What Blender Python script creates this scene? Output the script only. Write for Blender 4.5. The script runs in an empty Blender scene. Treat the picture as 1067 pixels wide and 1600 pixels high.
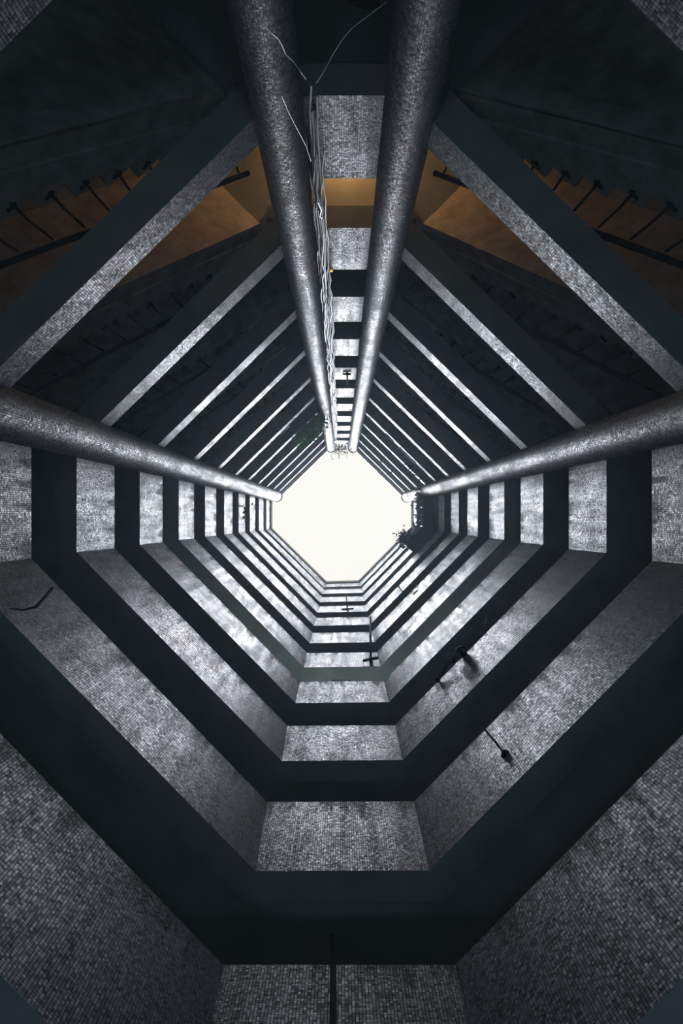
import bpy, bmesh, math, random
from mathutils import Vector, Matrix
random.seed(7)
scene = bpy.context.scene
C = scene.collection

# ------------------------------------------------------------------ camera, sky, sun, exposure
F_PX, VPX, VPY = 1155.0, 533.5, 806.0          # focal length and zenith point for a 1067x1600 frame
ZC = 1.6                                        # eye height above the ground
H = 2.8                                         # storey height
cam_data = bpy.data.cameras.new('camera')
cam = bpy.data.objects.new('camera', cam_data)
C.objects.link(cam)
cam_data.sensor_width = 36.0
cam_data.lens = 36.0 * F_PX / 1600.0
cam_data.shift_y = (VPY - 800.0) / 1600.0
cam_data.clip_end = 300
cam.location = (0, 0, ZC)
cam.rotation_euler = (math.pi, 0, 0)            # looks straight up, image up = -Y
scene.camera = cam

world = bpy.data.worlds.new('sky')
scene.world = world
world.use_nodes = True
wn = world.node_tree
bg = wn.nodes['Background']
bg.inputs['Color'].default_value = (0.99, 0.98, 0.92, 1)
bg.inputs['Strength'].default_value = 1.0

sun_data = bpy.data.lights.new('sun', 'SUN')    # the sun behind thin cloud right overhead
sun_data.energy = 4.2
sun_data.angle = math.radians(18)
sun_data.color = (0.84, 0.90, 1.0)
sun = bpy.data.objects.new('sun', sun_data)
sun.location = (0, 4, 60)
sun.rotation_euler = (math.radians(-1.3), 0, 0)
C.objects.link(sun)

scene.view_settings.view_transform = 'Standard'
scene.view_settings.look = 'None'
scene.view_settings.exposure = 0.0
scene.view_settings.gamma = 1.0
scene.view_settings.use_curve_mapping = False
scene.cycles.max_bounces = 8
scene.cycles.diffuse_bounces = 5
scene.cycles.glossy_bounces = 5

# ------------------------------------------------------------------ helpers
def P(px, py, h):
    """world point seen at a pixel, h metres above the camera"""
    return Vector(((px - VPX) * h / F_PX, (py - VPY) * h / F_PX, h + ZC))

def box_uv(me):
    uvl = me.uv_layers.new(name='UVMap')
    for poly in me.polygons:
        n = poly.normal
        if abs(n.z) < 0.75:
            t = Vector((-n.y, n.x, 0)).normalized()
            for li in poly.loop_indices:
                p = me.vertices[me.loops[li].vertex_index].co
                uvl.data[li].uv = (p.dot(t), p.z)
        else:
            for li in poly.loop_indices:
                p = me.vertices[me.loops[li].vertex_index].co
                uvl.data[li].uv = (p.x, p.y)

def link_mesh(name, me, mats, parent=None, smooth=False):
    o = bpy.data.objects.new(name, me)
    for m in (mats if isinstance(mats, (list, tuple)) else [mats]):
        me.materials.append(m)
    C.objects.link(o)
    if parent is not None:
        o.parent = parent
        o.matrix_parent_inverse = Matrix.Translation(-parent.location) if parent.rotation_euler.z == 0 else parent.matrix_basis.inverted()
    if smooth:
        for p in me.polygons:
            p.use_smooth = True
    return o

class MB:
    """collects shapes and links them as one mesh object"""
    def __init__(self):
        self.v, self.f, self.mi = [], [], []
    def prism(self, bottom, top, mi=0, mi_bottom=None):
        n = len(bottom); b = len(self.v)
        self.v += [tuple(p) for p in bottom] + [tuple(p) for p in top]
        self.f.append(tuple(b + i for i in range(n))); self.mi.append(mi if mi_bottom is None else mi_bottom)
        self.f.append(tuple(b + n + i for i in range(n))); self.mi.append(mi)
        for i in range(n):
            j = (i + 1) % n
            self.f.append((b + i, b + j, b + n + j, b + n + i)); self.mi.append(mi)
        return self
    def slab(self, poly, z0, z1, mi=0, mi_bottom=None):
        return self.prism([(x, y, z0) for x, y in poly], [(x, y, z1) for x, y in poly], mi, mi_bottom)
    def tube(self, pts, r, seg=6, mi=0):
        pts = [Vector(p) for p in pts]
        b = len(self.v); n = len(pts)
        ref = None
        for i, p in enumerate(pts):
            d = (pts[min(i + 1, n - 1)] - pts[max(i - 1, 0)]).normalized()
            if ref is None:
                ref = d.orthogonal().normalized()
            a = (ref - d * ref.dot(d))
            a = a.normalized() if a.length > 1e-6 else d.orthogonal().normalized()
            ref = a
            c = d.cross(a)
            rr = r[i] if isinstance(r, (list, tuple)) else r
            for k in range(seg):
                th = 2 * math.pi * k / seg
                self.v.append(tuple(p + a * (rr * math.cos(th)) + c * (rr * math.sin(th))))
        for i in range(n - 1):
            for k in range(seg):
                q = (k + 1) % seg
                self.f.append((b + i * seg + k, b + i * seg + q, b + (i + 1) * seg + q, b + (i + 1) * seg + k)); self.mi.append(mi)
        self.f.append(tuple(b + k for k in range(seg))); self.mi.append(mi)
        self.f.append(tuple(b + (n - 1) * seg + k for k in range(seg))); self.mi.append(mi)
        return self
    def blob(self, c, rad, su=10, sv=7, jit=0.0, mi=0):
        b = len(self.v); c = Vector(c)
        self.v.append(tuple(c - Vector((0, 0, rad[2]))))
        for j in range(1, sv):
            ph = -math.pi / 2 + math.pi * j / sv
            for i in range(su):
                th = 2 * math.pi * i / su
                s = 1 + random.uniform(-jit, jit)
                self.v.append((c.x + rad[0] * s * math.cos(ph) * math.cos(th), c.y + rad[1] * s * math.cos(ph) * math.sin(th), c.z + rad[2] * s * math.sin(ph)))
        self.v.append(tuple(c + Vector((0, 0, rad[2]))))
        last = len(self.v) - 1
        for i in range(su):
            q = (i + 1) % su
            self.f.append((b, b + 1 + q, b + 1 + i)); self.mi.append(mi)
            for j in range(sv - 2):
                a0 = b + 1 + j * su
                self.f.append((a0 + i, a0 + q, a0 + su + q, a0 + su + i)); self.mi.append(mi)
            a0 = b + 1 + (sv - 2) * su
            self.f.append((a0 + i, a0 + q, last)); self.mi.append(mi)
        return self
    def build(self, name, mats, parent=None, smooth=False, uv=True):
        me = bpy.data.meshes.new(name)
        me.from_pydata(self.v, [], self.f)
        for p, m in zip(me.polygons, self.mi):
            p.material_index = m
        bm = bmesh.new(); bm.from_mesh(me)
        bmesh.ops.recalc_face_normals(bm, faces=bm.faces)
        bm.to_mesh(me); bm.free()
        me.update()
        if uv:
            box_uv(me)
        return link_mesh(name, me, mats, parent, smooth)

def tag(o, label, cat, group=None):
    o['label'] = label; o['category'] = cat
    if group:
        o['group'] = group
    return o

def thing(name, label, cat, loc, group=None):
    o = bpy.data.objects.new(name, None)
    o.empty_display_size = 0.1
    C.objects.link(o)
    o.location = loc
    return tag(o, label, cat, group)

def struct(o):
    o['kind'] = 'structure'
    return o

ORD = ['first', 'second', 'third', 'fourth', 'fifth', 'sixth', 'seventh', 'eighth', 'ninth', 'tenth', 'eleventh', 'twelfth', 'thirteenth']

# ------------------------------------------------------------------ materials
def new_mat(name):
    m = bpy.data.materials.new(name)
    m.use_nodes = True
    nt = m.node_tree
    return m, nt, nt.nodes['Principled BSDF']

def tile_material(name, pitch=0.021, light=(0.20, 0.225, 0.295), dark=(0.068, 0.08, 0.112), rough=0.39, stain=True):
    m, nt, b = new_mat(name)
    N, L = nt.nodes, nt.links
    uv = N.new('ShaderNodeUVMap'); uv.uv_map = 'UVMap'
    sc = N.new('ShaderNodeVectorMath'); sc.operation = 'SCALE'
    sc.inputs['Scale'].default_value = 1.0 / pitch
    L.new(uv.outputs['UV'], sc.inputs[0])
    br = N.new('ShaderNodeTexBrick')
    br.offset = 0.0; br.squash = 1.0
    br.inputs['Scale'].default_value = 1.0
    br.inputs['Brick Width'].default_value = 1.0
    br.inputs['Row Height'].default_value = 1.0
    br.inputs['Mortar Size'].default_value = 0.09
    br.inputs['Mortar Smooth'].default_value = 0.3
    br.inputs['Color1'].default_value = (*light, 1)
    br.inputs['Color2'].default_value = (*dark, 1)
    br.inputs['Mortar'].default_value = (0.022, 0.024, 0.03, 1)
    L.new(sc.outputs[0], br.inputs['Vector'])
    # every tile its own tone
    fl = N.new('ShaderNodeVectorMath'); fl.operation = 'FLOOR'
    L.new(sc.outputs[0], fl.inputs[0])
    wn_ = N.new('ShaderNodeTexWhiteNoise'); wn_.noise_dimensions = '2D'
    L.new(fl.outputs[0], wn_.inputs['Vector'])
    # blotches and rain streaks that run down the face
    geo = N.new('ShaderNodeNewGeometry')
    n1 = N.new('ShaderNodeTexNoise'); n1.inputs['Scale'].default_value = 2.2; n1.inputs['Detail'].default_value = 6; n1.inputs['Roughness'].default_value = 0.65
    L.new(geo.outputs['Position'], n1.inputs['Vector'])
    mp = N.new('ShaderNodeMapping'); mp.inputs['Scale'].default_value = (9.0, 9.0, 0.7)
    L.new(geo.outputs['Position'], mp.inputs['Vector'])
    n2 = N.new('ShaderNodeTexNoise'); n2.inputs['Scale'].default_value = 1.0; n2.inputs['Detail'].default_value = 5
    L.new(mp.outputs[0], n2.inputs['Vector'])
    r1 = N.new('ShaderNodeMapRange'); r1.inputs['From Min'].default_value = 0.32; r1.inputs['From Max'].default_value = 0.66
    r1.inputs['To Min'].default_value = 0.66; r1.inputs['To Max'].default_value = 1.1
    L.new(n1.outputs['Fac'], r1.inputs['Value'])
    r2 = N.new('ShaderNodeMapRange'); r2.inputs['From Min'].default_value = 0.34; r2.inputs['From Max'].default_value = 0.6
    r2.inputs['To Min'].default_value = 0.68; r2.inputs['To Max'].default_value = 1.08
    L.new(n2.outputs['Fac'], r2.inputs['Value'])
    r3 = N.new('ShaderNodeMapRange'); r3.inputs['To Min'].default_value = 0.5; r3.inputs['To Max'].default_value = 1.4
    L.new(wn_.outputs['Value'], r3.inputs['Value'])
    m1 = N.new('ShaderNodeMath'); m1.operation = 'MULTIPLY'
    L.new(r1.outputs[0], m1.inputs[0]); L.new(r2.outputs[0], m1.inputs[1])
    m2 = N.new('ShaderNodeMath'); m2.operation = 'MULTIPLY'
    L.new(m1.outputs[0], m2.inputs[0]); L.new(r3.outputs[0], m2.inputs[1])
    if stain:
        # black run-off stains hanging from the parapet tops
        sx = N.new('ShaderNodeSeparateXYZ'); L.new(geo.outputs['Position'], sx.inputs[0])
        s1 = N.new('ShaderNodeMath'); s1.operation = 'MULTIPLY_ADD'
        s1.inputs[1].default_value = 1.0 / H; s1.inputs[2].default_value = -ZC / H - 1.21
        L.new(sx.outputs['Z'], s1.inputs[0])
        s2 = N.new('ShaderNodeMath'); s2.operation = 'FRACT'; L.new(s1.outputs[0], s2.inputs[0])
        s3 = N.new('ShaderNodeMapRange'); s3.inputs['From Min'].default_value = 0.30; s3.inputs['From Max'].default_value = 0.54
        L.new(s2.outputs[0], s3.inputs['Value'])
        mp2 = N.new('ShaderNodeMapping'); mp2.inputs['Scale'].default_value = (7.0, 7.0, 0.35)
        L.new(geo.outputs['Position'], mp2.inputs['Vector'])
        n3 = N.new('ShaderNodeTexNoise'); n3.inputs['Scale'].default_value = 1.0; n3.inputs['Detail'].default_value = 3
        L.new(mp2.outputs[0], n3.inputs['Vector'])
        s4 = N.new('ShaderNodeMath'); s4.operation = 'MULTIPLY_ADD'; s4.inputs[1].default_value = 0.28
        L.new(s3.outputs[0], s4.inputs[0]); L.new(n3.outputs['Fac'], s4.inputs[2])
        s5 = N.new('ShaderNodeMapRange'); s5.inputs['From Min'].default_value = 0.72; s5.inputs['From Max'].default_value = 0.84
        s5.inputs['To Min'].default_value = 1.0; s5.inputs['To Max'].default_value = 0.36
        L.new(s4.outputs[0], s5.inputs['Value'])
        m3 = N.new('ShaderNodeMath'); m3.operation = 'MULTIPLY'
        L.new(m2.outputs[0], m3.inputs[0]); L.new(s5.outputs[0], m3.inputs[1])
        m2 = m3
    cs = N.new('ShaderNodeVectorMath'); cs.operation = 'SCALE'
    L.new(br.outputs['Color'], cs.inputs[0]); L.new(m2.outputs[0], cs.inputs['Scale'])
    L.new(cs.outputs[0], b.inputs['Base Color'])
    rr = N.new('ShaderNodeMapRange'); rr.inputs['From Min'].default_value = 0.3; rr.inputs['From Max'].default_value = 1.2
    rr.inputs['To Min'].default_value = rough + 0.22; rr.inputs['To Max'].default_value = rough - 0.04
    L.new(m2.outputs[0], rr.inputs['Value'])
    L.new(rr.outputs[0], b.inputs['Roughness'])
    # glaze only on the tiles, duller where dirty
    iv = N.new('ShaderNodeMath'); iv.operation = 'SUBTRACT'; iv.inputs[0].default_value = 1.0
    L.new(br.outputs['Fac'], iv.inputs[1])
    sp = N.new('ShaderNodeMath'); sp.operation = 'MULTIPLY'
    L.new(iv.outputs[0], sp.inputs[0]); L.new(m2.outputs[0], sp.inputs[1])
    sp2 = N.new('ShaderNodeMath'); sp2.operation = 'MULTIPLY'; sp2.inputs[1].default_value = 0.75; sp2.use_clamp = True
    L.new(sp.outputs[0], sp2.inputs[0])
    L.new(sp2.outputs[0], b.inputs['Specular IOR Level'])
    # each tile set at its own slight tilt
    t1 = N.new('ShaderNodeVectorMath'); t1.operation = 'MULTIPLY_ADD'
    t1.inputs[1].default_value = (0.10, 0.10, 0.10); t1.inputs[2].default_value = (-0.05, -0.05, -0.05)
    L.new(wn_.outputs['Color'], t1.inputs[0])
    t2 = N.new('ShaderNodeVectorMath'); t2.operation = 'ADD'
    L.new(geo.outputs['Normal'], t2.inputs[0]); L.new(t1.outputs[0], t2.inputs[1])
    t3 = N.new('ShaderNodeVectorMath'); t3.operation = 'NORMALIZE'; L.new(t2.outputs[0], t3.inputs[0])
    bp = N.new('ShaderNodeBump')
    L.new(t3.outputs[0], bp.inputs['Normal']); bp.inputs['Strength'].default_value = 0.4; bp.inputs['Distance'].default_value = 0.002
    bp.invert = True
    L.new(br.outputs['Fac'], bp.inputs['Height'])
    L.new(bp.outputs[0], b.inputs['Normal'])
    return m

def plain_material(name, col, rough=0.8, var=0.35, scale=3.0, metal=0.0, spec=0.5):
    m, nt, b = new_mat(name)
    N, L = nt.nodes, nt.links
    geo = N.new('ShaderNodeNewGeometry')
    n = N.new('ShaderNodeTexNoise'); n.inputs['Scale'].default_value = scale; n.inputs['Detail'].default_value = 6; n.inputs['Roughness'].default_value = 0.6
    L.new(geo.outputs['Position'], n.inputs['Vector'])
    r = N.new('ShaderNodeMapRange'); r.inputs['From Min'].default_value = 0.3; r.inputs['From Max'].default_value = 0.7
    r.inputs['To Min'].default_value = 1 - var; r.inputs['To Max'].default_value = 1 + var
    L.new(n.outputs['Fac'], r.inputs['Value'])
    c = N.new('ShaderNodeVectorMath'); c.operation = 'SCALE'
    c.inputs[0].default_value = col
    L.new(r.outputs[0], c.inputs['Scale'])
    L.new(c.outputs[0], b.inputs['Base Color'])
    b.inputs['Roughness'].default_value = rough
    b.inputs['Metallic'].default_value = metal
    b.inputs['Specular IOR Level'].default_value = spec
    return m

M_TILE = tile_material('mosaic_tile')
M_COLTILE = tile_material('column_mosaic_tile', rough=0.43, stain=False)
M_BEAMTILE = tile_material('beam_mosaic_tile', light=(0.18, 0.2, 0.26), dark=(0.065, 0.075, 0.10), stain=False)
M_CONC = plain_material('painted_concrete', (0.20, 0.23, 0.25), 0.9, 0.2, 2.0, spec=0.1)
M_STAIR = plain_material('stair_concrete', (0.26, 0.26, 0.265), 0.9, 0.3, 5.0, spec=0.1)
M_WALL = plain_material('corridor_wall_paint', (0.20, 0.23, 0.26), 0.9, 0.2, 1.5, spec=0.1)
M_GROUND = plain_material('ground_paving', (0.035, 0.045, 0.05), 0.9, 0.3, 1.0, spec=0.1)
M_COPING = plain_material('brown_coping', (0.20, 0.14, 0.125), 0.85, 0.2, 4.0, spec=0.2)
M_IRON = plain_material('dark_iron', (0.014, 0.014, 0.016), 0.95, 0.2, 10.0, spec=0.03)
M_PALE = plain_material('pale_metal', (0.62, 0.62, 0.64), 0.4, 0.15, 10.0)
M_CABLE_B = plain_material('black_cable', (0.05, 0.05, 0.055), 0.45, 0.2, 10.0)
M_CABLE_G = plain_material('grey_cable', (0.27, 0.27, 0.29), 0.45, 0.2, 10.0)
M_LEAF = plain_material('green_leaf', (0.27, 0.52, 0.16), 0.55, 0.5, 14.0)
M_LEAFD = plain_material('dark_leaf', (0.07, 0.16, 0.09), 0.5, 0.6, 14.0)
M_DRY = plain_material('dry_stem', (0.10, 0.085, 0.07), 0.8, 0.4, 14.0)
M_STEM = plain_material('stem', (0.06, 0.055, 0.04), 0.8, 0.3, 14.0)
M_RUBBER = plain_material('black_rubber', (0.010, 0.010, 0.012), 0.8, 0.2, 10.0, spec=0.15)

def lamp_material(name, col, strength):
    m, nt, b = new_mat(name)
    b.inputs['Base Color'].default_value = (0.8, 0.8, 0.8, 1)
    b.inputs['Emission Color'].default_value = (*col, 1)
    b.inputs['Emission Strength'].default_value = strength
    return m
M_WARM = lamp_material('warm_bulb', (1.0, 0.50, 0.14), 1.6)
M_TUBE = lamp_material('fluorescent_tube', (0.86, 1.0, 0.8), 4.0)

# ------------------------------------------------------------------ plan of the light well
# bottom and top corner lines of the parapets: (x, y) at the camera's height and their lean per metre
def corner(ax, ay, bx, by):
    return lambda h: (bx + (ax - VPX) / F_PX * h, by + (ay - VPY) / F_PX * h)
OFF, PH = 1.21, 0.54                              # first soffit height and parapet height, in storeys
B_LINE = [corner(535.2, 806, -3.233, -0.74), corner(535.2, 813.0, -3.233, 0.387), corner(531.3, 808.3, -0.708, 2.962),
          corner(537.8, 806.2, 0.709, 2.967), corner(531.3, 810.2, 3.238, 0.417), corner(531.3, 806, 3.238, -0.74)]
T_LINE = [corner(536.1, 806, -3.247, -0.74), corner(536.1, 812.3, -3.247, 0.402), corner(537.5, 807.3, -0.803, 2.97),
          corner(534.9, 805.4, 0.747, 2.979), corner(531.8, 808.3, 3.244, 0.453), corner(531.8, 806, 3.244, -0.74)]
def zb(k): return (k + OFF) * H
def zt(k): return (k + OFF + PH) * H
def floor_top(k): return (k + 1.30) * H + ZC

OUTER = [(-4.70, -1.48), (-4.70, 1.07), (-1.27, 4.55), (1.27, 4.55), (4.70, 1.07), (4.70, -1.48), (1.11, -5.0), (-1.11, -5.0)]

def offset_path(path, d):
    """moves an open path of (x, y) away from the middle of the well by d, mitred"""
    out = []
    n = len(path)
    for i in range(n):
        ns = []
        for a, b in ((i - 1, i), (i, i + 1)):
            if a >= 0 and b < n:
                e = Vector((path[b][0] - path[a][0], path[b][1] - path[a][1])).normalized()
                nn = Vector((e.y, -e.x))
                mid = Vector((path[a][0] + path[b][0], path[a][1] + path[b][1]))
                if nn.dot(mid) < 0:
                    nn = -nn
                ns.append(nn)
        if len(ns) == 1:
            m = ns[0] * d
        else:
            s = (ns[0] + ns[1]).normalized()
            m = s * (d / s.dot(ns[0]))
        out.append((path[i][0] + m.x, path[i][1] + m.y))
    return out

# ------------------------------------------------------------------ setting: ground, outer walls, floor slabs
g = MB().slab([(x * 1.02, y * 1.02) for x, y in OUTER], -0.2, 0.0)
struct(g.build('floor', M_GROUND))
TOPZ = [35.5, 32.0, 32.0, 32.0, 35.5, 37.3, 37.3, 37.3]
SIDE = ['west', 'southwest', 'south', 'southeast', 'east', 'northeast', 'north', 'northwest']
for i in range(8):
    a, b = OUTER[i], OUTER[(i + 1) % 8]
    o2 = offset_path([a, b], 0.15)
    top = TOPZ[i] if i not in (0, 4) else 32.0
    w = MB().slab([a, b, o2[1], o2[0]], 0.0, top)
    struct(w.build('wall_' + SIDE[i], M_WALL))

NWN = Vector((-0.699, -0.715)); NWT = Vector((0.715, -0.699))
R_BEAM, R_BACK = 2.82, 3.11
R_F0, R_F1 = 3.19, 4.33
S0, NSTEP, RUN = -1.50, 13, 0.25
S1 = S0 + NSTEP * RUN
def nw(r, s, m=1):
    p = NWN * r + NWT * s
    return (p.x * m, p.y)

K_S = 11            # parapet bands 0..10
K_N = 12
K_ST = 13
for k in range(-1, 13):
    z1 = floor_top(k); z0 = z1 - 0.16
    if z0 < 0.3:
        continue
    mb = MB()
    if k <= 10:
        path = [f(zb(k)) for f in B_LINE]
        inn = offset_path(path, 0.24)
        outer6 = [OUTER[0], OUTER[1], OUTER[2], OUTER[3], OUTER[4], OUTER[5]]
        for i in range(5):
            mb.slab([inn[i], inn[i + 1], outer6[i + 1], outer6[i]], z0, z1)
    if k <= 12:
        mb.slab([(-1.1, -3.68), (1.1, -3.68), (1.11, -5.0), (-1.11, -5.0)], z0, z1)
        for m in (1, -1):
            mb.slab([nw(R_BACK - .02, -1.65, m), nw(R_BACK - .02, S0, m), nw(4.35, S0, m), nw(4.35, -2.3, m), (-4.69 * m, -1.48), (-4.69 * m, -0.95), (-3.40 * m, -0.95)], z0, z1)
            mb.slab([nw(R_BACK - .02, S1, m), nw(R_BACK - .02, 2.05, m), (-0.55 * m, -3.68), (-1.10 * m, -3.68), (-1.11 * m, -5.0), nw(4.35, 2.4, m), nw(4.35, S1, m)], z0, z1)
    struct(mb.build('floor', M_CONC))
# roof over the two stairs and the lobby between them
rf = MB()
zr = floor_top(12) + 0.02
for m in (1, -1):
    rf.slab([nw(R_BACK, -1.70, m), nw(R_BACK, 2.05, m), nw(4.36, 2.4, m), nw(4.36, -2.3, m)], zr, zr + 0.18)
struct(rf.build('ceiling', M_CONC))

# ------------------------------------------------------------------ tiled parapet bands round the well
EXTRA_P = {
 0: 'huge dark tiled parapet band cut off by the bottom edge, a thin drainpipe before it',
 1: 'wide tiled parapet band with a bent black rod on its left',
 2: 'tiled parapet band with the dark round bundles hanging over it, third from the bottom edge',
 3: 'tiled parapet band just below the greenish lit ceiling, fourth from the bottom edge',
 4: 'tiled parapet band just above the greenish lit ceiling, holding the tall black pole',
 5: 'pale tiled parapet band with drip stains, sixth from the bottom edge',
 6: 'pale tiled parapet band, seventh from the bottom edge, behind the top of the tall pole',
 7: 'pale tiled parapet band shaded by the planter troughs above its right side',
 8: 'bright tiled parapet band that carries the dark planter troughs on its right',
 9: 'bright narrow tiled parapet band, the last but one below the sky',
 10: 'brightest topmost parapet band with a brown coping against the sky',
}
for k in range(K_S):
    hb, ht = zb(k), zt(k)
    Bp = [f(hb) for f in B_LINE]; Tp = [f(ht) for f in T_LINE]
    Bo, To = offset_path(Bp, 0.12), offset_path(Tp, 0.12)
    root = thing('balcony_parapet', EXTRA_P[k], 'parapet', (0, 3.0, hb + ZC), 'tiled parapet bands round the light well')
    for i in range(5):
        mb = MB()
        bot = [(*Bp[i], hb + ZC), (*Bp[i + 1], hb + ZC), (*Bo[i + 1], hb + ZC), (*Bo[i], hb + ZC)]
        top = [(*Tp[i], ht + ZC), (*Tp[i + 1], ht + ZC), (*To[i + 1], ht + ZC), (*To[i], ht + ZC)]
        mb.prism(bot, top, 0, 1)
        mb.build('parapet_panel', [M_TILE, M_CONC], root)
    # the downstand beam behind the tiles, bare concrete below
    b0, b1 = offset_path(Bp, 0.12), offset_path(Bp, 0.27)
    mb = MB()
    for i in range(5):
        mb.slab([b0[i], b0[i + 1], b1[i + 1], b1[i]], hb + ZC + 0.004, floor_top(k) - 0.02)
    mb.build('edge_beam', M_CONC, root)
    if k == 10:
        c0, c1 = offset_path(Tp, -0.03), offset_path(Tp, 0.2)
        mb = MB()
        for i in range(5):
            mb.slab([c0[i], c0[i + 1], c1[i + 1], c1[i]], ht + ZC, ht + ZC + 0.75)
        mb.build('coping', M_COPING, root)['label'] = 'brown coping'

# short parapets between the twin columns
YN = -3.463
def zbn(k): return (k + 1.175) * H
for k in range(K_N):
    hb, ht = zbn(k), zbn(k) + 0.535 * H
    if k == 0:
        lab = 'dark tiled parapet between the twin columns, cut off by the top edge'
    elif k == 1:
        lab = 'largest tiled parapet between the twin columns, just above the orange lit ceiling'
    elif k == 2:
        lab = 'tiled parapet between the twin columns just below the orange lit ceiling'
    elif k == 5:
        lab = 'tiled parapet between the twin columns with the small dark bracket and pole'
    elif k == 11:
        lab = 'topmost parapet between the twin columns, behind the tangle of dry stems'
    else:
        lab = 'short tiled parapet between the twin columns, %s down from the orange lit ceiling' % ORD[k - 2]
    root = thing('lobby_parapet', lab, 'parapet', (0, YN, hb + ZC), 'short tiled parapets between the twin columns')
    mb = MB().prism([(-0.62, YN, hb + ZC), (0.62, YN, hb + ZC), (0.62, YN - 0.12, hb + ZC), (-0.62, YN - 0.12, hb + ZC)],
                    [(-0.62, YN, ht + ZC), (0.62, YN, ht + ZC), (0.62, YN - 0.12, ht + ZC), (-0.62, YN - 0.12, ht + ZC)], 0, 1)
    mb.build('parapet_panel', [M_BEAMTILE, M_CONC], root)
    mb = MB().slab([(-0.9, YN - 0.12), (0.9, YN - 0.12), (0.9, YN - 0.27), (-0.9, YN - 0.27)], hb + ZC + 0.004, floor_top(k) - 0.02)
    mb.build('edge_beam', M_CONC, root)

# ------------------------------------------------------------------ stair beams and stair flights on the two upper diagonals
for m, side in ((1, 'left'), (-1, 'right')):
    for k in range(K_ST):
        hb, ht = (k + 1.157) * H, (k + 1.305) * H
        if k == 0:
            lab = 'tiled stair beam cut off in the upper %s corner of the photo' % side
        elif k == 12:
            lab = 'roof edge beam over the %s stairs, nearest to the sky' % side
        else:
            lab = 'slanting tiled stair beam %s of the twin columns, %s in from the %s corner' % (side, ORD[k], 'upper ' + side)
        root = thing('stair_beam', lab, 'beam', (*nw(R_BEAM, 0, m), hb + ZC), 'tiled stair beams on the %s' % side)
        sA, sB = -1.62, 1.98
        mb = MB()
        mb.prism([(*nw(R_BEAM, sA, m), hb + ZC), (*nw(R_BEAM, sB, m), hb + ZC), (*nw(R_BEAM + .1, sB, m), hb + ZC), (*nw(R_BEAM + .1, sA, m), hb + ZC)],
                 [(*nw(R_BEAM, sA, m), ht + ZC), (*nw(R_BEAM, sB, m), ht + ZC), (*nw(R_BEAM + .1, sB, m), ht + ZC), (*nw(R_BEAM + .1, sA, m), ht + ZC)], 0, 1)
        mb.build('tiled_face', [M_BEAMTILE, M_CONC], root)
        mb = MB().slab([nw(R_BEAM + .1, sA, m), nw(R_BEAM + .1, sB, m), nw(R_BACK, sB, m), nw(R_BACK, sA, m)], hb + ZC + 0.004, ht + ZC - 0.01)
        mb.build('beam_core', M_COPING if k == 12 else M_CONC, root)

def make_flight(m, side, k):
    zf = floor_top(k)
    rise = H / NSTEP
    lab = ('dark stair flight with %s behind the %s slanting beam on the %s side'
           % ('railing', ORD[k], side)) if k != 1 else \
          'orange lit stair flight with cracked soffit behind the second slanting beam on the %s side' % side
    root = thing('stair_flight', lab, 'stairs', (*nw(3.8, S0, m), zf), 'stair flights on the %s side' % side)
    # profile: sawtooth above, sloped soffit below
    prof = [(S0, zf - 0.30)]
    top = []
    for i in range(NSTEP):
        top += [(S0 + i * RUN, zf + i * rise if i == 0 else zf + i * rise), (S0 + i * RUN, zf + (i + 1) * rise)]
    top.append((S1, zf + H))
    poly = top + [(S1 + 0.0, zf + H - 0.34), (S0, zf - 0.30)]
    mb = MB()
    def extrude(poly, r0, r1):
        b = len(mb.v); n = len(poly)
        for r in (r0, r1):
            for s, z in poly:
                mb.v.append((*nw(r, s, m), z))
        mb.f.append(tuple(range(b, b + n))); mb.f.append(tuple(range(b + n, b + 2 * n)))
        for i in range(n):
            j = (i + 1) % n
            mb.f.append((b + i, b + j, b + n + j, b + n + i))
        mb.mi += [0] * (n + 2)
    extrude(poly, R_F0 + 0.0, R_F1)
    mb.build('steps', M_STAIR, root)
    mb = MB()
    extrude([(S0, zf - 0.34), (S0, zf - 0.28), (S1, zf + H - 0.32), (S1, zf + H - 0.38)], R_F0, R_F0 + 0.17)
    mb.build('stringer', M_STAIR, root)
    hz = 1.04
    saw = []
    for i in range(NSTEP):
        saw += [(S0 + i * RUN, zf + i * rise + .30), (S0 + i * RUN, zf + (i + 1) * rise + .30)]
    saw.append((S1, zf + H + .30))
    mb = MB()
    extrude(saw + [(S1, zf + H - 0.05), (S0, zf - 0.05)], R_F0 - 0.03, R_F0 + 0.04)
    mb.build('upstand', M_STAIR, root)
    mb = MB().tube([(*nw(R_F0 - .05, S0 - 0.05, m), zf + hz), (*nw(R_F0 - .05, S1, m), zf + H + hz)], 0.028, 6)
    mb.build('handrail', M_IRON, root)
    if k <= 7:
        first = None
        for i in range(NSTEP):
            s = S0 + (i + 0.5) * RUN; z = zf + (i + 1) * rise
            if first is None:
                q = MB()
                q.tube([(*nw(R_F0 + .0, s, m), z + 0.20), (*nw(R_F0 - .055, s, m), z + 0.20), (*nw(R_F0 - .055, s, m), z + 0.45), (*nw(R_F0 - .055, s + 0.02, m), z + hz - 0.18)], 0.012, 5)
                q.tube([(*nw(R_F0 - .055, s - .06, m), z + 0.2), (*nw(R_F0 - .055, s + .03, m), z + 0.2)], 0.013, 5)
                first = q.build('baluster', M_IRON, root)
                fs, fz = s, z
            else:
                c = first.copy()
                C.objects.link(c); c.parent = root
                d = nw(0, s - fs, m)
                c.matrix_parent_inverse = first.matrix_parent_inverse.copy()
                c.location = (d[0], d[1], z - fz)
    return root
for m, side in ((1, 'left'), (-1, 'right')):
    for k in range(0, 12):
        make_flight(m, side, k)

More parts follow.
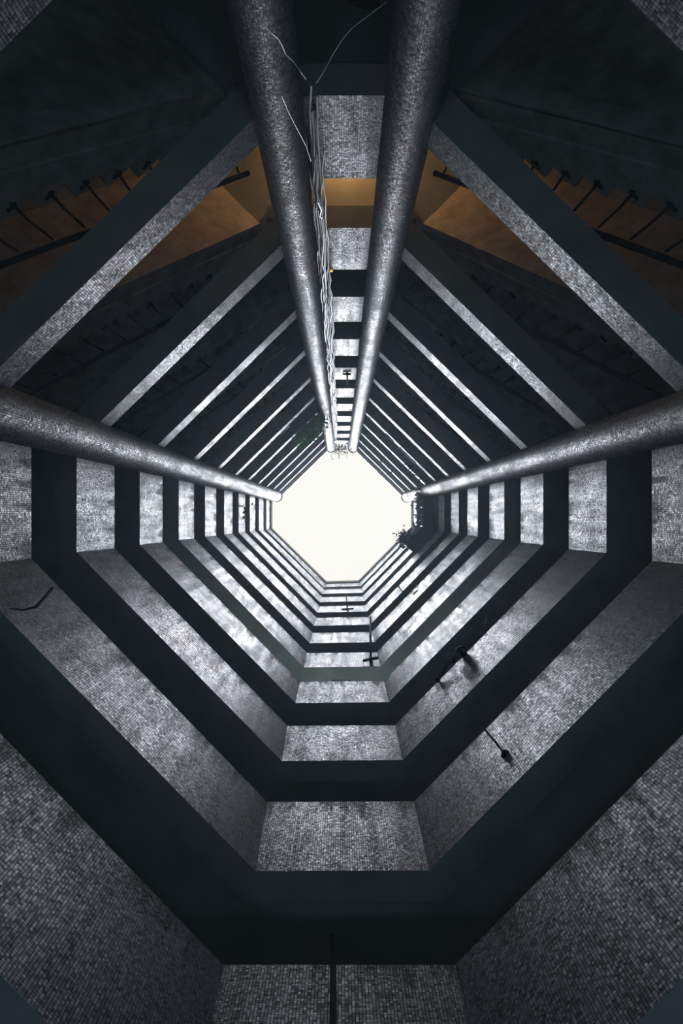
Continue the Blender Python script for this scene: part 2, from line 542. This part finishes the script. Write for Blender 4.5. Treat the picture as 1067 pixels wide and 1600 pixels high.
# ------------------------------------------------------------------ the four round columns
def column(cx, cy, r, top, label):
    root = thing('column', label, 'column', (cx, cy, 0), None)
    me = bpy.data.meshes.new('column_shaft')
    seg, rows = 64, 40
    v, f = [], []
    for j in range(rows + 1):
        z = top * j / rows
        for i in range(seg):
            a = 2 * math.pi * i / seg
            v.append((cx + r * math.cos(a), cy + r * math.sin(a), z))
    for j in range(rows):
        for i in range(seg):
            q = (i + 1) % seg
            f.append((j * seg + i, j * seg + q, (j + 1) * seg + q, (j + 1) * seg + i))
    f.append(tuple(reversed(range(seg)))); f.append(tuple(rows * seg + i for i in range(seg)))
    me.from_pydata(v, [], f)
    uvl = me.uv_layers.new(name='UVMap')
    for p in me.polygons:
        idx = list(p.loop_indices)
        if len(idx) == 4:
            i0 = p.index % seg
            us = [i0, i0 + 1, i0 + 1, i0]
            for li, u in zip(idx, us):
                uvl.data[li].uv = (u * 2 * math.pi * r / seg, me.vertices[me.loops[li].vertex_index].co.z)
        p.use_smooth = len(idx) == 4
    me.update()
    link_mesh('column_shaft', me, M_COLTILE, root)
    mb = MB()
    ring = [(cx + (r + .025) * math.cos(2 * math.pi * i / 32), cy + (r + .025) * math.sin(2 * math.pi * i / 32)) for i in range(32)]
    mb.slab(ring, top - 0.002, top + 0.35)
    mb.build('column_cap', M_COPING, root)
    return root
def polar(deg_from_up, d):
    a = math.radians(deg_from_up)
    return d * math.sin(a), -d * math.cos(a)
COL = {}
for nm, ang, dist, r, top, lab in (
    ('nl', -9.0, 3.36, 0.214, 37.4, 'left one of the twin tiled round columns, beside the cable bundle'),
    ('nr', 9.6, 3.36, 0.217, 37.4, 'right one of the twin tiled round columns, clear of cables'),
    ('w', -73.2, 3.15, 0.243, 35.8, 'tiled round column running in from the left edge'),
    ('e', 73.9, 3.15, 0.228, 35.8, 'tiled round column running in from the right edge')):
    x, y = polar(ang, dist)
    COL[nm] = (x, y, r)
    column(x, y, r, top, lab)

# ------------------------------------------------------------------ lamps
lamp = thing('wall_lamp', 'warm lamp in the stair lobby behind the largest parapet', 'lamp', (0, -4.99, floor_top(2) - 0.45))
z = floor_top(2) - 0.45
MB().slab([(-.08, -4.985), (.08, -4.985), (.08, -4.93), (-.08, -4.93)], z - .1, z + .1).build('backplate', M_IRON, lamp)
MB().blob((0, -4.86, z), (.07, .07, .09), 12, 8).build('globe', M_WARM, lamp, smooth=True)
ld = bpy.data.lights.new('lamp_light', 'POINT'); ld.energy = 52; ld.color = (1.0, 0.46, 0.13); ld.shadow_soft_size = 0.06
lo = bpy.data.objects.new('lamp_light', ld); C.objects.link(lo); lo.location = (0, -4.65, z + 0.0)

lz = floor_top(3) + 1.2
fl = thing('corridor_light', 'fluorescent light in the corridor below the greenish ceiling', 'lamp', (0, 4.5, lz))
MB().slab([(-.6, 4.54), (.6, 4.54), (.6, 4.46), (-.6, 4.46)], lz - .04, lz + .04).build('fitting', M_PALE, fl)
MB().tube([(-.55, 4.43, lz), (.55, 4.43, lz)], 0.02, 8).build('tube', M_TUBE, fl)
for x, y, en in ((0, 4.2, 46), (-2.4, 2.5, 7), (2.4, 2.5, 7)):
    ld = bpy.data.lights.new('corridor_lamp_light', 'POINT'); ld.energy = en; ld.color = (0.94, 1.0, 0.88); ld.shadow_soft_size = 0.2
    lo = bpy.data.objects.new('corridor_lamp_light', ld); C.objects.link(lo); lo.location = (x, y, lz - .15)

for gx, gy in ((-1.6, 1.2), (1.6, 1.2), (0, -2.2)):     # added fill lights, unseen below the camera, lifting the dark soffits
    gl = bpy.data.lights.new('soffit_fill_light', 'POINT'); gl.energy = 38; gl.color = (0.68, 0.92, 1.0); gl.shadow_soft_size = 0.3
    go = bpy.data.objects.new('soffit_fill_light', gl); C.objects.link(go); go.location = (gx, gy, 0.5)

hk = P(517, 419, zbn(2) + 0.535 * H + 0.035); hk.y = -3.452
spot = thing('small_lamp', 'tiny glowing orange lamp by the cable bundle under the short parapet', 'lamp', hk)
MB().blob(hk, (.028, .018, .014), 8, 6).build('bulb', M_WARM, spot, smooth=True)
MB().tube([hk + Vector((0, -.01, 0)), hk + Vector((0, -.05, -.02)), hk + Vector((0, -.06, -.04))], .01, 6).build('lamp_holder', M_IRON, spot)

# ------------------------------------------------------------------ cables beside the left twin column
def cable(name, pts, r, mat, label, group=None, cat='cable', seg=5):
    o = MB().tube(pts, r, seg).build(name, mat)
    return tag(o, label, cat, group)
cx0, cy0 = -0.232, -3.33
n_c = 15
for i in range(n_c):
    z0 = 5.9 + random.uniform(-.4, 2.2); z1 = 33 + random.uniform(-6, 2)
    bx = cx0 + (i - n_c / 2) * 0.010 + random.uniform(-.008, .008); by = cy0 + random.uniform(-.06, .08)
    ph = random.uniform(0, 6); pts = []
    z = z0; w = 0.008 + 0.022 * random.random()
    while z < z1:
        pts.append((bx + w * math.sin(z * 1.1 + ph) + random.uniform(-.02, .02), by + 0.03 * math.cos(z * .9 + ph), z + ZC))
        z += 0.35
    grey = i % 2 == 0
    cable('cable', pts, random.uniform(.008, .017), M_CABLE_G if grey else M_CABLE_B,
          ('pale grey' if grey else 'black') + ' cable hanging in the bundle beside the left twin column',
          ('grey' if grey else 'black') + ' cables in the bundle')
cable('conduit', [(-0.225, -3.47, 6.3 + ZC), (-0.225, -3.40, 6.32 + ZC), (-0.225, -3.40, 32 + ZC)], 0.012, M_PALE, 'straight pale conduit nearest the short parapets, beside the cable bundle', cat='pipe')
cable('conduit', [(-0.262, -3.36, 6.05 + ZC), (-0.262, -3.36, 13.5 + ZC), (-0.262, -3.47, 13.7 + ZC)], 0.02, M_PALE, 'thick pale conduit with a capped lower end at the start of the bundle', cat='pipe', seg=8)
# stray loops low in the bundle
def pix_path(pts, h0, h1):
    n = len(pts)
    return [P(x, y, h0 + (h1 - h0) * i / (n - 1)) for i, (x, y) in enumerate(pts)]
cable('wire', pix_path([(368, -12), (385, 14), (410, 36), (424, 52), (434, 60), (441, 72), (446, 84), (459, 97), (470, 113), (478, 124)], 3.7, 4.7), 0.0028, M_PALE,
      'thin white wire crossing the left twin column from the top edge', cat='wire')
cable('wire', pix_path([(440, 150), (452, 178), (466, 205), (478, 228), (486, 252)], 4.4, 5.8), 0.0016, M_CABLE_G,
      'thin grey wire slanting over the left twin column into the bundle', cat='wire')
cable('wire', pix_path([(474, 214), (472, 206), (480, 196), (487, 216), (492, 226), (494, 240), (490, 252)], 6.4, 6.62), 0.004, M_CABLE_G,
      'looped grey wire end sticking out of the cable bundle near its lower end', cat='wire')
cable('wire', pix_path([(604, 3), (576, 24), (552, 42), (536, 60), (520, 85), (506, 112), (494, 130)], 4.0, 5.4), 0.0006, M_CABLE_B,
      'faint thin wire sagging between the twin columns at the top', cat='wire')
cable('wire', pix_path([(497, 316), (502, 328), (500, 338), (506, 344)], 7.3, 8.2), 0.006, M_PALE,
      'short pale wire loop before the orange lit ceiling', cat='wire')

# ------------------------------------------------------------------ poles, rods, brackets on the parapets
def facet_pole(label, foot, top, hb, ht, r=0.022, plate=0.13, mat=None):
    """upright pole standing on a small wall bracket"""
    mat = mat or M_IRON
    a, b = P(*foot, hb), P(*top, ht)
    root = thing('bracket_pole', label, 'pole', a)
    MB().tube([a - Vector((0, 0, .03)), b], r, 8).build('pole', mat, root, smooth=True)
    d = Vector((a.x, a.y, 0)).normalized()
    t = Vector((-d.y, d.x, 0))
    q = MB()
    q.tube([a - t * plate, a + t * plate], r * 1.3, 6)
    q.tube([a - d * r, a + d * 0.09], r * 1.5, 6)
    q.build('bracket', mat, root)
    return root
facet_pole('tall black pole standing on a cross bracket of the parapet above the greenish ceiling', (579, 1030), (578.6, 964), zb(4) + .30, zb(4) + .30 + 5.9, 0.024, 0.16)
facet_pole('small black pole with a cross foot near the sky, left of the tall one', (543, 951.5), (541, 932), zb(7) + .12, zb(7) + 4.1, 0.022, 0.19)
facet_pole('thin black pole with a small bracket between the twin columns', (542, 584.5), (542.5, 600), zbn(5) + .60, zbn(5) + .6 + 1.4, 0.02, 0.1)
# rods lower down
a, b = P(790, 1179, zb(1) + .62), P(757, 1139, zt(1) - .02)
root = thing('rod_holder', 'thin black rod with a round foot on the right of the wide parapet band', 'rod', a)
MB().tube([a, b], 0.011, 6).build('rod', M_IRON, root)
q = MB(); q.blob(a, (.045, .045, .05), 10, 6, .12); q.tube([a, a + Vector((-.03, .05, -.05)), a + Vector((-.07, .08, -.04))], .012, 6)
q.build('foot', M_IRON, root)
a, b, c_ = P(82, 919, 7.27), P(57, 948, 6.63), P(17, 951, 6.19)
tag(MB().tube([a, b, b + (c_ - b) * .5 + Vector((0, .02, 0)), c_], [.016, .014, .008, .006], 6).build('bent_rod', M_IRON), 'bent black rod on the left of the wide parapet band', 'rod')
tag(MB().tube([P(520.5, 1462, zt(0) + .10), P(520.5, 1500, zt(0) - .12), P(520.5, 1640, zt(0) - 1.05)], 0.020, 8).build('drainpipe', M_IRON), 'thin dark upright pipe before the lowest parapet at the bottom edge', 'pipe')
tag(MB().tube([P(592, -4, 5.3), P(566, 3, 5.32), P(546, -6, 5.3)], 0.05, 8).build('drain_elbow', M_IRON), 'dark pipe elbow at the very top edge between the twin columns', 'pipe')
for (x0, y0, x1, y1, ha, hb, lab) in ((622, 915.5, 628, 923.5, 20.9, 19.55, 'short dark rod on the right parapet, the upper of two'), (645.5, 929, 652, 922.5, 17.6, 17.55, 'short pale rod on the right parapet, the lower of two')):
    tag(MB().tube([P(x0, y0, ha), P(x1, y1, hb)], 0.018, 6).build('rod', M_IRON if ha > 20 else M_CABLE_G), lab, 'rod')
tag(MB().tube([P(757.5, 964, zb(3) - .3), P(759.5, 967, zb(3) - .34), P(758.5, 973, zb(3) - .4), P(756, 977, zb(3) - .45)], 0.012, 6).build('hook', M_PALE), 'small pale hook hanging in the dark above the hanging bundles', 'hook')
# trough at the greenish level
ty = T_LINE[2](zt(3))[1] + .004; tz = zt(3) + ZC
mb = MB().prism([(-.11, ty, tz), (.12, ty, tz), (.12, ty + .1, tz), (-.11, ty + .1, tz)],
                [(-.16, ty, tz + .19), (.17, ty, tz + .19), (.17, ty + .1, tz + .19), (-.16, ty + .1, tz + .19)])
tag(mb.build('tray', M_RUBBER), 'dark tray on the parapet edge under the greenish lit ceiling', 'tray')

# ------------------------------------------------------------------ dark bundles hanging over the right parapet
hq = zt(2) - 0.05
b1, b2 = P(720, 1019, hq), P(706, 1028, hq)
hang = thing('hanging_bundle', 'two dark round bundles tied on a rope over the right parapet', 'bundle', (b1 + b2) / 2)
MB().blob(b1, (.088, .086, .10), 12, 9, .08).build('bag', M_RUBBER, hang, smooth=True)
MB().blob(b2, (.082, .078, .09), 12, 9, .08).build('bag', M_RUBBER, hang, smooth=True)
rp = [P(x, y, hq - .02 + .02 * math.sin(i * 2)) for i, (x, y) in enumerate([(706, 1020), (704, 1033), (697, 1043), (692, 1052), (687, 1057), (684, 1063), (680, 1064)])]
MB().tube(rp, [.024, .024, .022, .028, .024, .04, .022], 6).build('rope', M_RUBBER, hang)

# ------------------------------------------------------------------ planters and plants
def leaves(mb, pts, size, mi=0):
    for p in pts:
        p = Vector(p)
        d = Vector((random.gauss(0, 1), random.gauss(0, 1), random.gauss(0, .7))).normalized()
        s = d.orthogonal().normalized(); n = d.cross(s)
        L_ = size * random.uniform(.6, 1.3); w = L_ * .32
        b = len(mb.v)
        mb.v += [tuple(p), tuple(p + d * L_ * .5 + s * w + n * w * .25), tuple(p + d * L_), tuple(p + d * L_ * .5 - s * w + n * w * .25)]
        mb.f += [(b, b + 1, b + 2), (b, b + 2, b + 3)]; mb.mi += [mi, mi]

def plant(label, stems, n_leaf, size, mat, spread, name='potted_plant', cat='plant', stem_r=.012):
    root = thing(name, label, cat, stems[0][0])
    s = MB()
    for st in stems:
        s.tube(st, stem_r, 5)
    s.build('stem', M_STEM, root)
    f = MB()
    pts = []
    for st in stems:
        for i in range(n_leaf):
            t = random.random() * (len(st) - 1); a = int(min(t, len(st) - 1.001)); u = t - a
            p = Vector(st[a]).lerp(Vector(st[a + 1]), u)
            pts.append(p + Vector((random.gauss(0, spread), random.gauss(0, spread), random.gauss(0, spread))))
    leaves(f, pts, size)
    f.build('foliage', mat, root)
    return root

# bush on the upper left stair beams
zbush = 23.3
stems = []
for i in range(12):
    u = i / 11
    base = Vector((*nw(R_BEAM + .02, .75 + .95 * u), zbush + ZC))
    tip = Vector((*nw(R_BEAM - .16 - random.uniform(.05, .34), .75 + .95 * u + random.uniform(-.1, .1)), zbush + ZC + random.uniform(-.1, .5)))
    stems.append([base, (base + tip) / 2 + Vector((0, 0, .1)), tip])
plant('bushy green plant growing out of the stair beams left of the twin columns', stems, 75, .10, M_LEAF, .10, 'shrub')

# planter troughs on the eighth band
hb8 = zb(8)
p8 = [f(hb8) for f in B_LINE]
def trough(a, b, label):
    inn = offset_path([a, b], -0.34)
    out = offset_path([a, b], -0.003)
    corner_in = offset_path([p8[5], p8[4], p8[3]], -0.34)[1]
    if b == p8[4]:
        inn[1] = corner_in
    else:
        inn[0] = corner_in
    root = thing('planter_trough', label, 'planter', ((a[0] + b[0]) / 2, (a[1] + b[1]) / 2, hb8 + ZC))
    MB().slab([inn[0], inn[1], out[1], out[0]], hb8 + ZC, hb8 + ZC + .34).build('trough', M_IRON, root)
    i2, o2 = offset_path([a, b], -0.30), offset_path([a, b], -0.05)
    MB().slab([i2[0], i2[1], o2[1], o2[0]], hb8 + ZC + .34, hb8 + ZC + .36).build('soil', M_STEM, root)
    return root
e0, e1 = (p8[5][0], -0.85), p8[4]
trough(e0, e1, 'dark planter trough with trailing vines under the right column')
s0 = Vector(p8[4]); s1 = Vector(p8[3]); dv = (s1 - s0).normalized()
trough(tuple(s0), tuple(s0 + dv * 1.02), 'dark planter trough on the lower right diagonal, ending in a leafy tuft')
def on_e(y, inset, h): return Vector((3.23 - inset, y, h + ZC))
stems = []
for i in range(9):
    y = -.80 + i * .13
    stems.append([on_e(y, .2, hb8 + .34), on_e(y + random.uniform(-.08, .08), .32 + random.uniform(0, .1), hb8 + .65), on_e(y + random.uniform(-.1, .1), .40 + random.uniform(0, .12) * (1 if i < 4 else .3), hb8 + .5 + random.uniform(-.3, .3))])
plant('dark leafy vine in the planter trough under the right column', stems, 60, .13, M_LEAFD, .09, 'trailing_vine')
stems = []
for i in range(10):
    u = .25 + .75 * i / 9
    base = s0 + dv * (1.0 * u); nn = Vector((-dv.y, dv.x)); nn = nn if nn.dot(base) < 0 else -nn
    p1 = base + nn * .22; p2 = base + nn * (.36 + .26 * (u > .7))
    stems.append([Vector((*p1, hb8 + .34 + ZC)), Vector((*(p1.lerp(p2, .6)), hb8 + .75 + ZC)), Vector((*p2, hb8 + (.45 if u < .7 else -.1) + random.uniform(-.3, .3) + ZC))])
plant('leafy tuft at the end of the planter trough on the lower right diagonal', stems, 60, .13, M_LEAFD, .09, 'trailing_vine')
# small plant on the left bands
hq = zb(7) + .55
stems = [[P(384, 806, hq + .2), P(381, 800, hq + .1), P(380, 797, hq)], [P(384, 803, hq + .2), P(382, 795, hq), P(381, 790, hq)], [P(385, 806, hq + .3), P(385, 815, hq + .1)]]
plant('small dark plant growing from a pale band on the left', stems, 16, .10, M_LEAFD, .07, 'small_plant')
# plant on the right stair beams beside the right column
hq = 24.0
stems = [[Vector((*nw(R_BEAM - .02, -1.05 + .16 * i, -1), hq + ZC)), Vector((*nw(R_BEAM - .10, -1.05 + .16 * i, -1), hq + ZC + .35))] for i in range(5)]
plant('dark green plant on the stair beams above the right column', stems, 26, .10, M_LEAFD, .09, 'shrub')
hq = 30.0
stems = [[Vector((*nw(R_BEAM - .01, -.25 + .16 * i, -1), hq + ZC)), Vector((*nw(R_BEAM - .08, -.25 + .16 * i, -1), hq + ZC + .35))] for i in range(5)]
plant('sparse dark plant on the right stair beams close to the sky', stems, 9, .10, M_LEAFD, .09, 'shrub')
# creeper and wires along the right band near the sky
stems = [[P(668, 983, 0) if False else P(560 + 2, 984, zb(8) + .3)] * 1 + [P(563, 984, zb(8) + .3)]]
hq = zb(7) + 1.0
stems = [[P(561, 985, hq), P(565, 981, hq), P(570, 976, hq + .1)], [P(565, 981, hq), P(573, 979, hq), P(578, 974, hq)], [P(561, 985, hq), P(566, 978, hq + .1)]]
stems = [[q + Vector((0.9, -0.9, 0)) for q in s] for s in stems]
plant('scraggy dark creeper lying along the right band near the sky', stems, 14, .09, M_LEAFD, .05, 'creeper')
# dry tangle at the head of the twin columns
root = thing('dry_plant', 'tangle of dry stems between the heads of the twin columns', 'plant', P(533, 700, 34.5))
mb = MB()
for i in range(46):
    x = random.choice([random.uniform(521, 530), random.uniform(536, 551), random.uniform(522, 551)]); y = random.uniform(692, 708)
    a = P(x, y, 34.6)
    pts = [a]
    for j in range(3):
        pts.append(pts[-1] + Vector((random.gauss(0, .09), random.gauss(0.02, .09), random.gauss(.02, .08))))
    mb.tube(pts, random.uniform(.006, .016), 4)
mb.tube([P(529.5, 695, 34.5), P(529.5, 717, 34.5)], .016, 5)
mb.build('stem', M_DRY, root)
f = MB(); leaves(f, [P(random.uniform(522, 550), random.uniform(693, 707), 34.6) for _ in range(70)], .09)
f.build('foliage', M_DRY, root)

# pale poles on the stair beams near the top
def bar(x0, y0, x1, y1, h, r, lab):
    tag(MB().tube([P(x0, y0, h), P(x1, y1, h)], r, 6).build('drying_pole', M_PALE), lab, 'pole')
bar(602.5, 677, 615, 690, 21.6, .022, 'short white pole along the right stair beams, the upper of two')
bar(624, 699, 649.5, 724.5, 21.6, .026, 'long white pole along the right stair beams, the lower of two')
bar(438, 678, 452, 665, 18.0, .02, 'short white pole along the left stair beams below the bush')
bar(539, 641, 545.5, 650, zbn(8) + .3, .01, 'thin pale stick leaning across the short parapets near the sky')

# ------------------------------------------------------------------ thin haze in the air of the well
hz = MB().slab([(x * .97, y * .97) for x, y in OUTER], 0.02, 33.0).build('haze', [], None, uv=False)
hm = bpy.data.materials.new('haze'); hm.use_nodes = True
hn = hm.node_tree; hn.nodes.clear()
ho = hn.nodes.new('ShaderNodeOutputMaterial'); hv = hn.nodes.new('ShaderNodeVolumeScatter')
hv.inputs['Color'].default_value = (0.66, 0.84, 1.0, 1); hv.inputs['Density'].default_value = 0.0034; hv.inputs['Anisotropy'].default_value = 0.4
hn.links.new(hv.outputs[0], ho.inputs['Volume'])
hz.data.materials.append(hm)
hz['kind'] = 'stuff'; hz['label'] = 'thin bluish haze in the air of the light well'; hz['category'] = 'haze'
